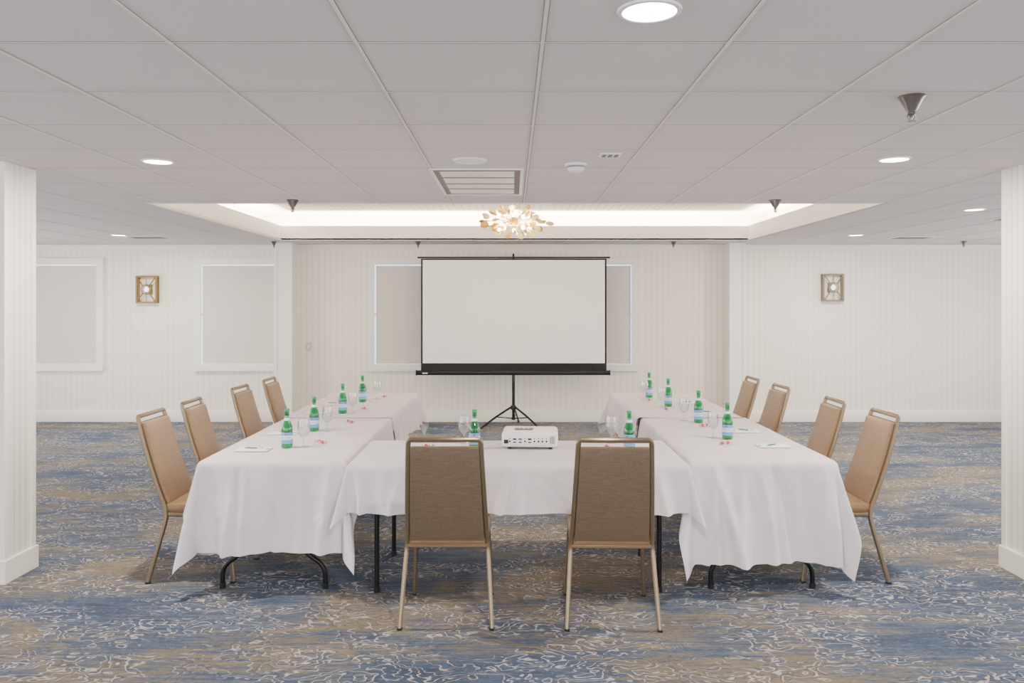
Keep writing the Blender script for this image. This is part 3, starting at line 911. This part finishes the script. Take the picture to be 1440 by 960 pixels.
def build_candy():
    e = thing('wrapped_candy', 'red and white candy in twisted clear wrapper', 'candy', (0, 0, 0), group='wrapped candies on the tables')
    prof = [(0, -0.011)]+[(0.011*math.sin(PI*i/8), -0.011*math.cos(PI*i/8)) for i in range(1, 8)]+[(0, 0.011)]
    lathe('candy_center', prof, M['red'], e, 16, (0, 0, 0.0112))
    X = Matrix.Rotation(PI/2, 4, 'Y')
    for sg in (-1, 1):
        lathe('wrapper_twist', [(0.003, sg*0.009), (0.003, sg*0.013), (0.010, sg*0.026)], M['pink'], e, 10, (0, 0, 0.011), X)
    return e
p0 = n0 = k0 = None
seats = [(-1.62, 5.07, 90), (-1.62, 5.71, 88), (-1.62, 6.64+.12, 92), (-1.62, 7.37, 90), (1.68, 5.20, -90), (1.68, 5.80, -88), (1.64, 6.76, -92), (1.63, 7.44, -90), (-0.42, 4.80, 0), (0.55, 4.80, 0)]
for i, (x, y, r) in enumerate(seats):
    z = CZ+0.002+(0.004 if y > 6.5 else 0)
    rr = math.radians(r)
    if p0 is None: p0 = build_pad(); p0.location = (x, y, z); p0.rotation_euler = (0, 0, -rr)
    else: clone(p0, (x, y, z), -rr)
    pr = math.radians(random.uniform(-60, 60)) if abs(r) > 10 else 0.6
    if n0 is None: n0 = build_pen(); n0.location = (x, y, z+0.005); n0.rotation_euler = (0, 0, pr)
    else: clone(n0, (x, y, z+0.005), pr)
cand = [(-1.27, 5.32), (-1.24, 5.28), (-1.27, 6.25), (-1.23, 6.2), (-1.28, 7.0), (-1.25, 7.9), (1.41, 5.27), (1.37, 5.25), (1.42, 6.02), (1.46, 6.05), (1.33, 6.95), (1.29, 7.6), (-0.55, 5.16), (-0.50, 5.13), (0.60, 5.12)]
for i, (x, y) in enumerate(cand):
    z = CZ+0.001+(0.004 if y > 6.5 else 0)
    if k0 is None: k0 = build_candy(); k0.location = (x, y, z)
    else: clone(k0, (x, y, z), random.uniform(0, 3))

# ------------------------------------------------------------------ projector
e = thing('projector', 'white video projector with rear ports on white cloth', 'projector', (0.118, 5.20, CZ+0.001), rz=math.radians(-3))
W, D, HH = 0.355, 0.26, 0.105
bm = bmesh.new()
bm_box(bm, (0, 0, 0.012+HH/2), (W, D, HH), 0.022, 4)
for v in bm.verts:
    if v.co.z > 0.07: v.co.z -= 0.008*abs(v.co.x/(W/2))**2
obj_from_bm(bm, 'body', M['bluewhite'], e, smooth=True, auto=40)
box('port_panel', (-0.01, -D/2-0.001, 0.058), (0.27, 0.004, 0.05), M['whiteplastic'], e, 0.001)
px = [-0.125, -0.095, -0.06, -0.03, 0.0, 0.03, 0.055, 0.08, 0.105]
for i, x in enumerate(px):
    if i in (1, 2, 4):
        box('video_port', (x, -D/2-0.004, 0.066), (0.022, 0.004, 0.010), M['blueport'] if i == 2 else M['blackplastic'], e, 0.001)
        box('video_port', (x, -D/2-0.004, 0.046), (0.018, 0.004, 0.007), M['blackplastic'], e, 0.001)
    else:
        lathe('jack', [(0, -0.003), (0.0055, -0.003), (0.0055, 0.002), (0, 0.002)], M['blackplastic'], e, 14, (x, -D/2-0.003, 0.052), Matrix.Rotation(PI/2, 4, 'X'))
        lathe('jack', [(0, -0.003), (0.004, -0.003), (0.004, 0.002), (0, 0.002)], M['greyplastic'], e, 14, (x, -D/2-0.003, 0.070), Matrix.Rotation(PI/2, 4, 'X'))
box('power_socket', (-0.148, -D/2-0.003, 0.05), (0.028, 0.006, 0.024), M['blackplastic'], e, 0.002)
bm = bmesh.new()
for i in range(7): bm_box(bm, (0.135+0.0055*i-0.012, -D/2-0.0005, 0.06), (0.0022, 0.003, 0.045))
obj_from_bm(bm, 'vent_grille', M['greyplastic'], e)
bm = bmesh.new()
for i in range(14): bm_box(bm, (W/2+0.0005, -0.09+0.013*i, 0.062), (0.003, 0.005, 0.055))
obj_from_bm(bm, 'side_vent', M['greyplastic'], e)
lathe('lens_barrel', [(0.0, -0.004), (0.040, -0.004), (0.045, 0.02), (0.038, 0.026), (0.034, 0.016), (0, 0.012)], M['blackplastic'], e, 28, (0.09, D/2, 0.066), Matrix.Rotation(-PI/2, 4, 'X'))
box('control_panel', (-0.04, -0.03, 0.1165), (0.12, 0.06, 0.003), M['greyplastic'], e, 0.001)
for (dx, dy) in [(-0.07, -0.03), (-0.04, -0.03), (-0.01, -0.03), (-0.04, -0.012), (-0.04, -0.048)]:
    lathe('button', [(0, 0.1175), (0.005, 0.1175), (0.005, 0.120), (0, 0.1205)], M['whiteplastic'], e, 12, (dx, dy, 0))
for (dx, dy) in [(-0.13, -0.09), (0.13, -0.09), (0.0, 0.10)]:
    lathe('foot', [(0, 0), (0.012, 0), (0.012, 0.010), (0.009, 0.016), (0, 0.016)], M['blackplastic'], e, 14, (dx, dy, 0))

# ------------------------------------------------------------------ daylight and added front fill
cool = (0.93, 0.95, 1.0)
area('front_fill', (0, RY0+0.15, 1.2), (math.radians(98), 0, 0), 13, 1.9, 330, (1.0, 0.95, 0.93))  # fill panel added behind the camera; no window modelled there
area('daylight_left', (RX0+0.15, 4.2, 1.2), (0, math.radians(-100), 0), 1.6, 12, 370, cool)
area('daylight_right', (RX1-0.15, 4.2, 1.2), (0, math.radians(100), 0), 1.6, 12, 340, cool)

w = bpy.data.worlds.new('world'); scene.world = w; w.use_nodes = True
w.node_tree.nodes['Background'].inputs[0].default_value = (0.7, 0.78, 0.9, 1)
w.node_tree.nodes['Background'].inputs[1].default_value = 0.5

# ------------------------------------------------------------------ camera
cam = bpy.data.cameras.new('camera'); co = bpy.data.objects.new('camera', cam); COL.objects.link(co)
co.location = (0, 0, CH); co.rotation_euler = (math.radians(90), 0, 0)
cam.sensor_width = 36; cam.lens = F/1440*36; cam.shift_y = -(480-428)/1440
cam.clip_start = 0.05; cam.clip_end = 100
scene.camera = co
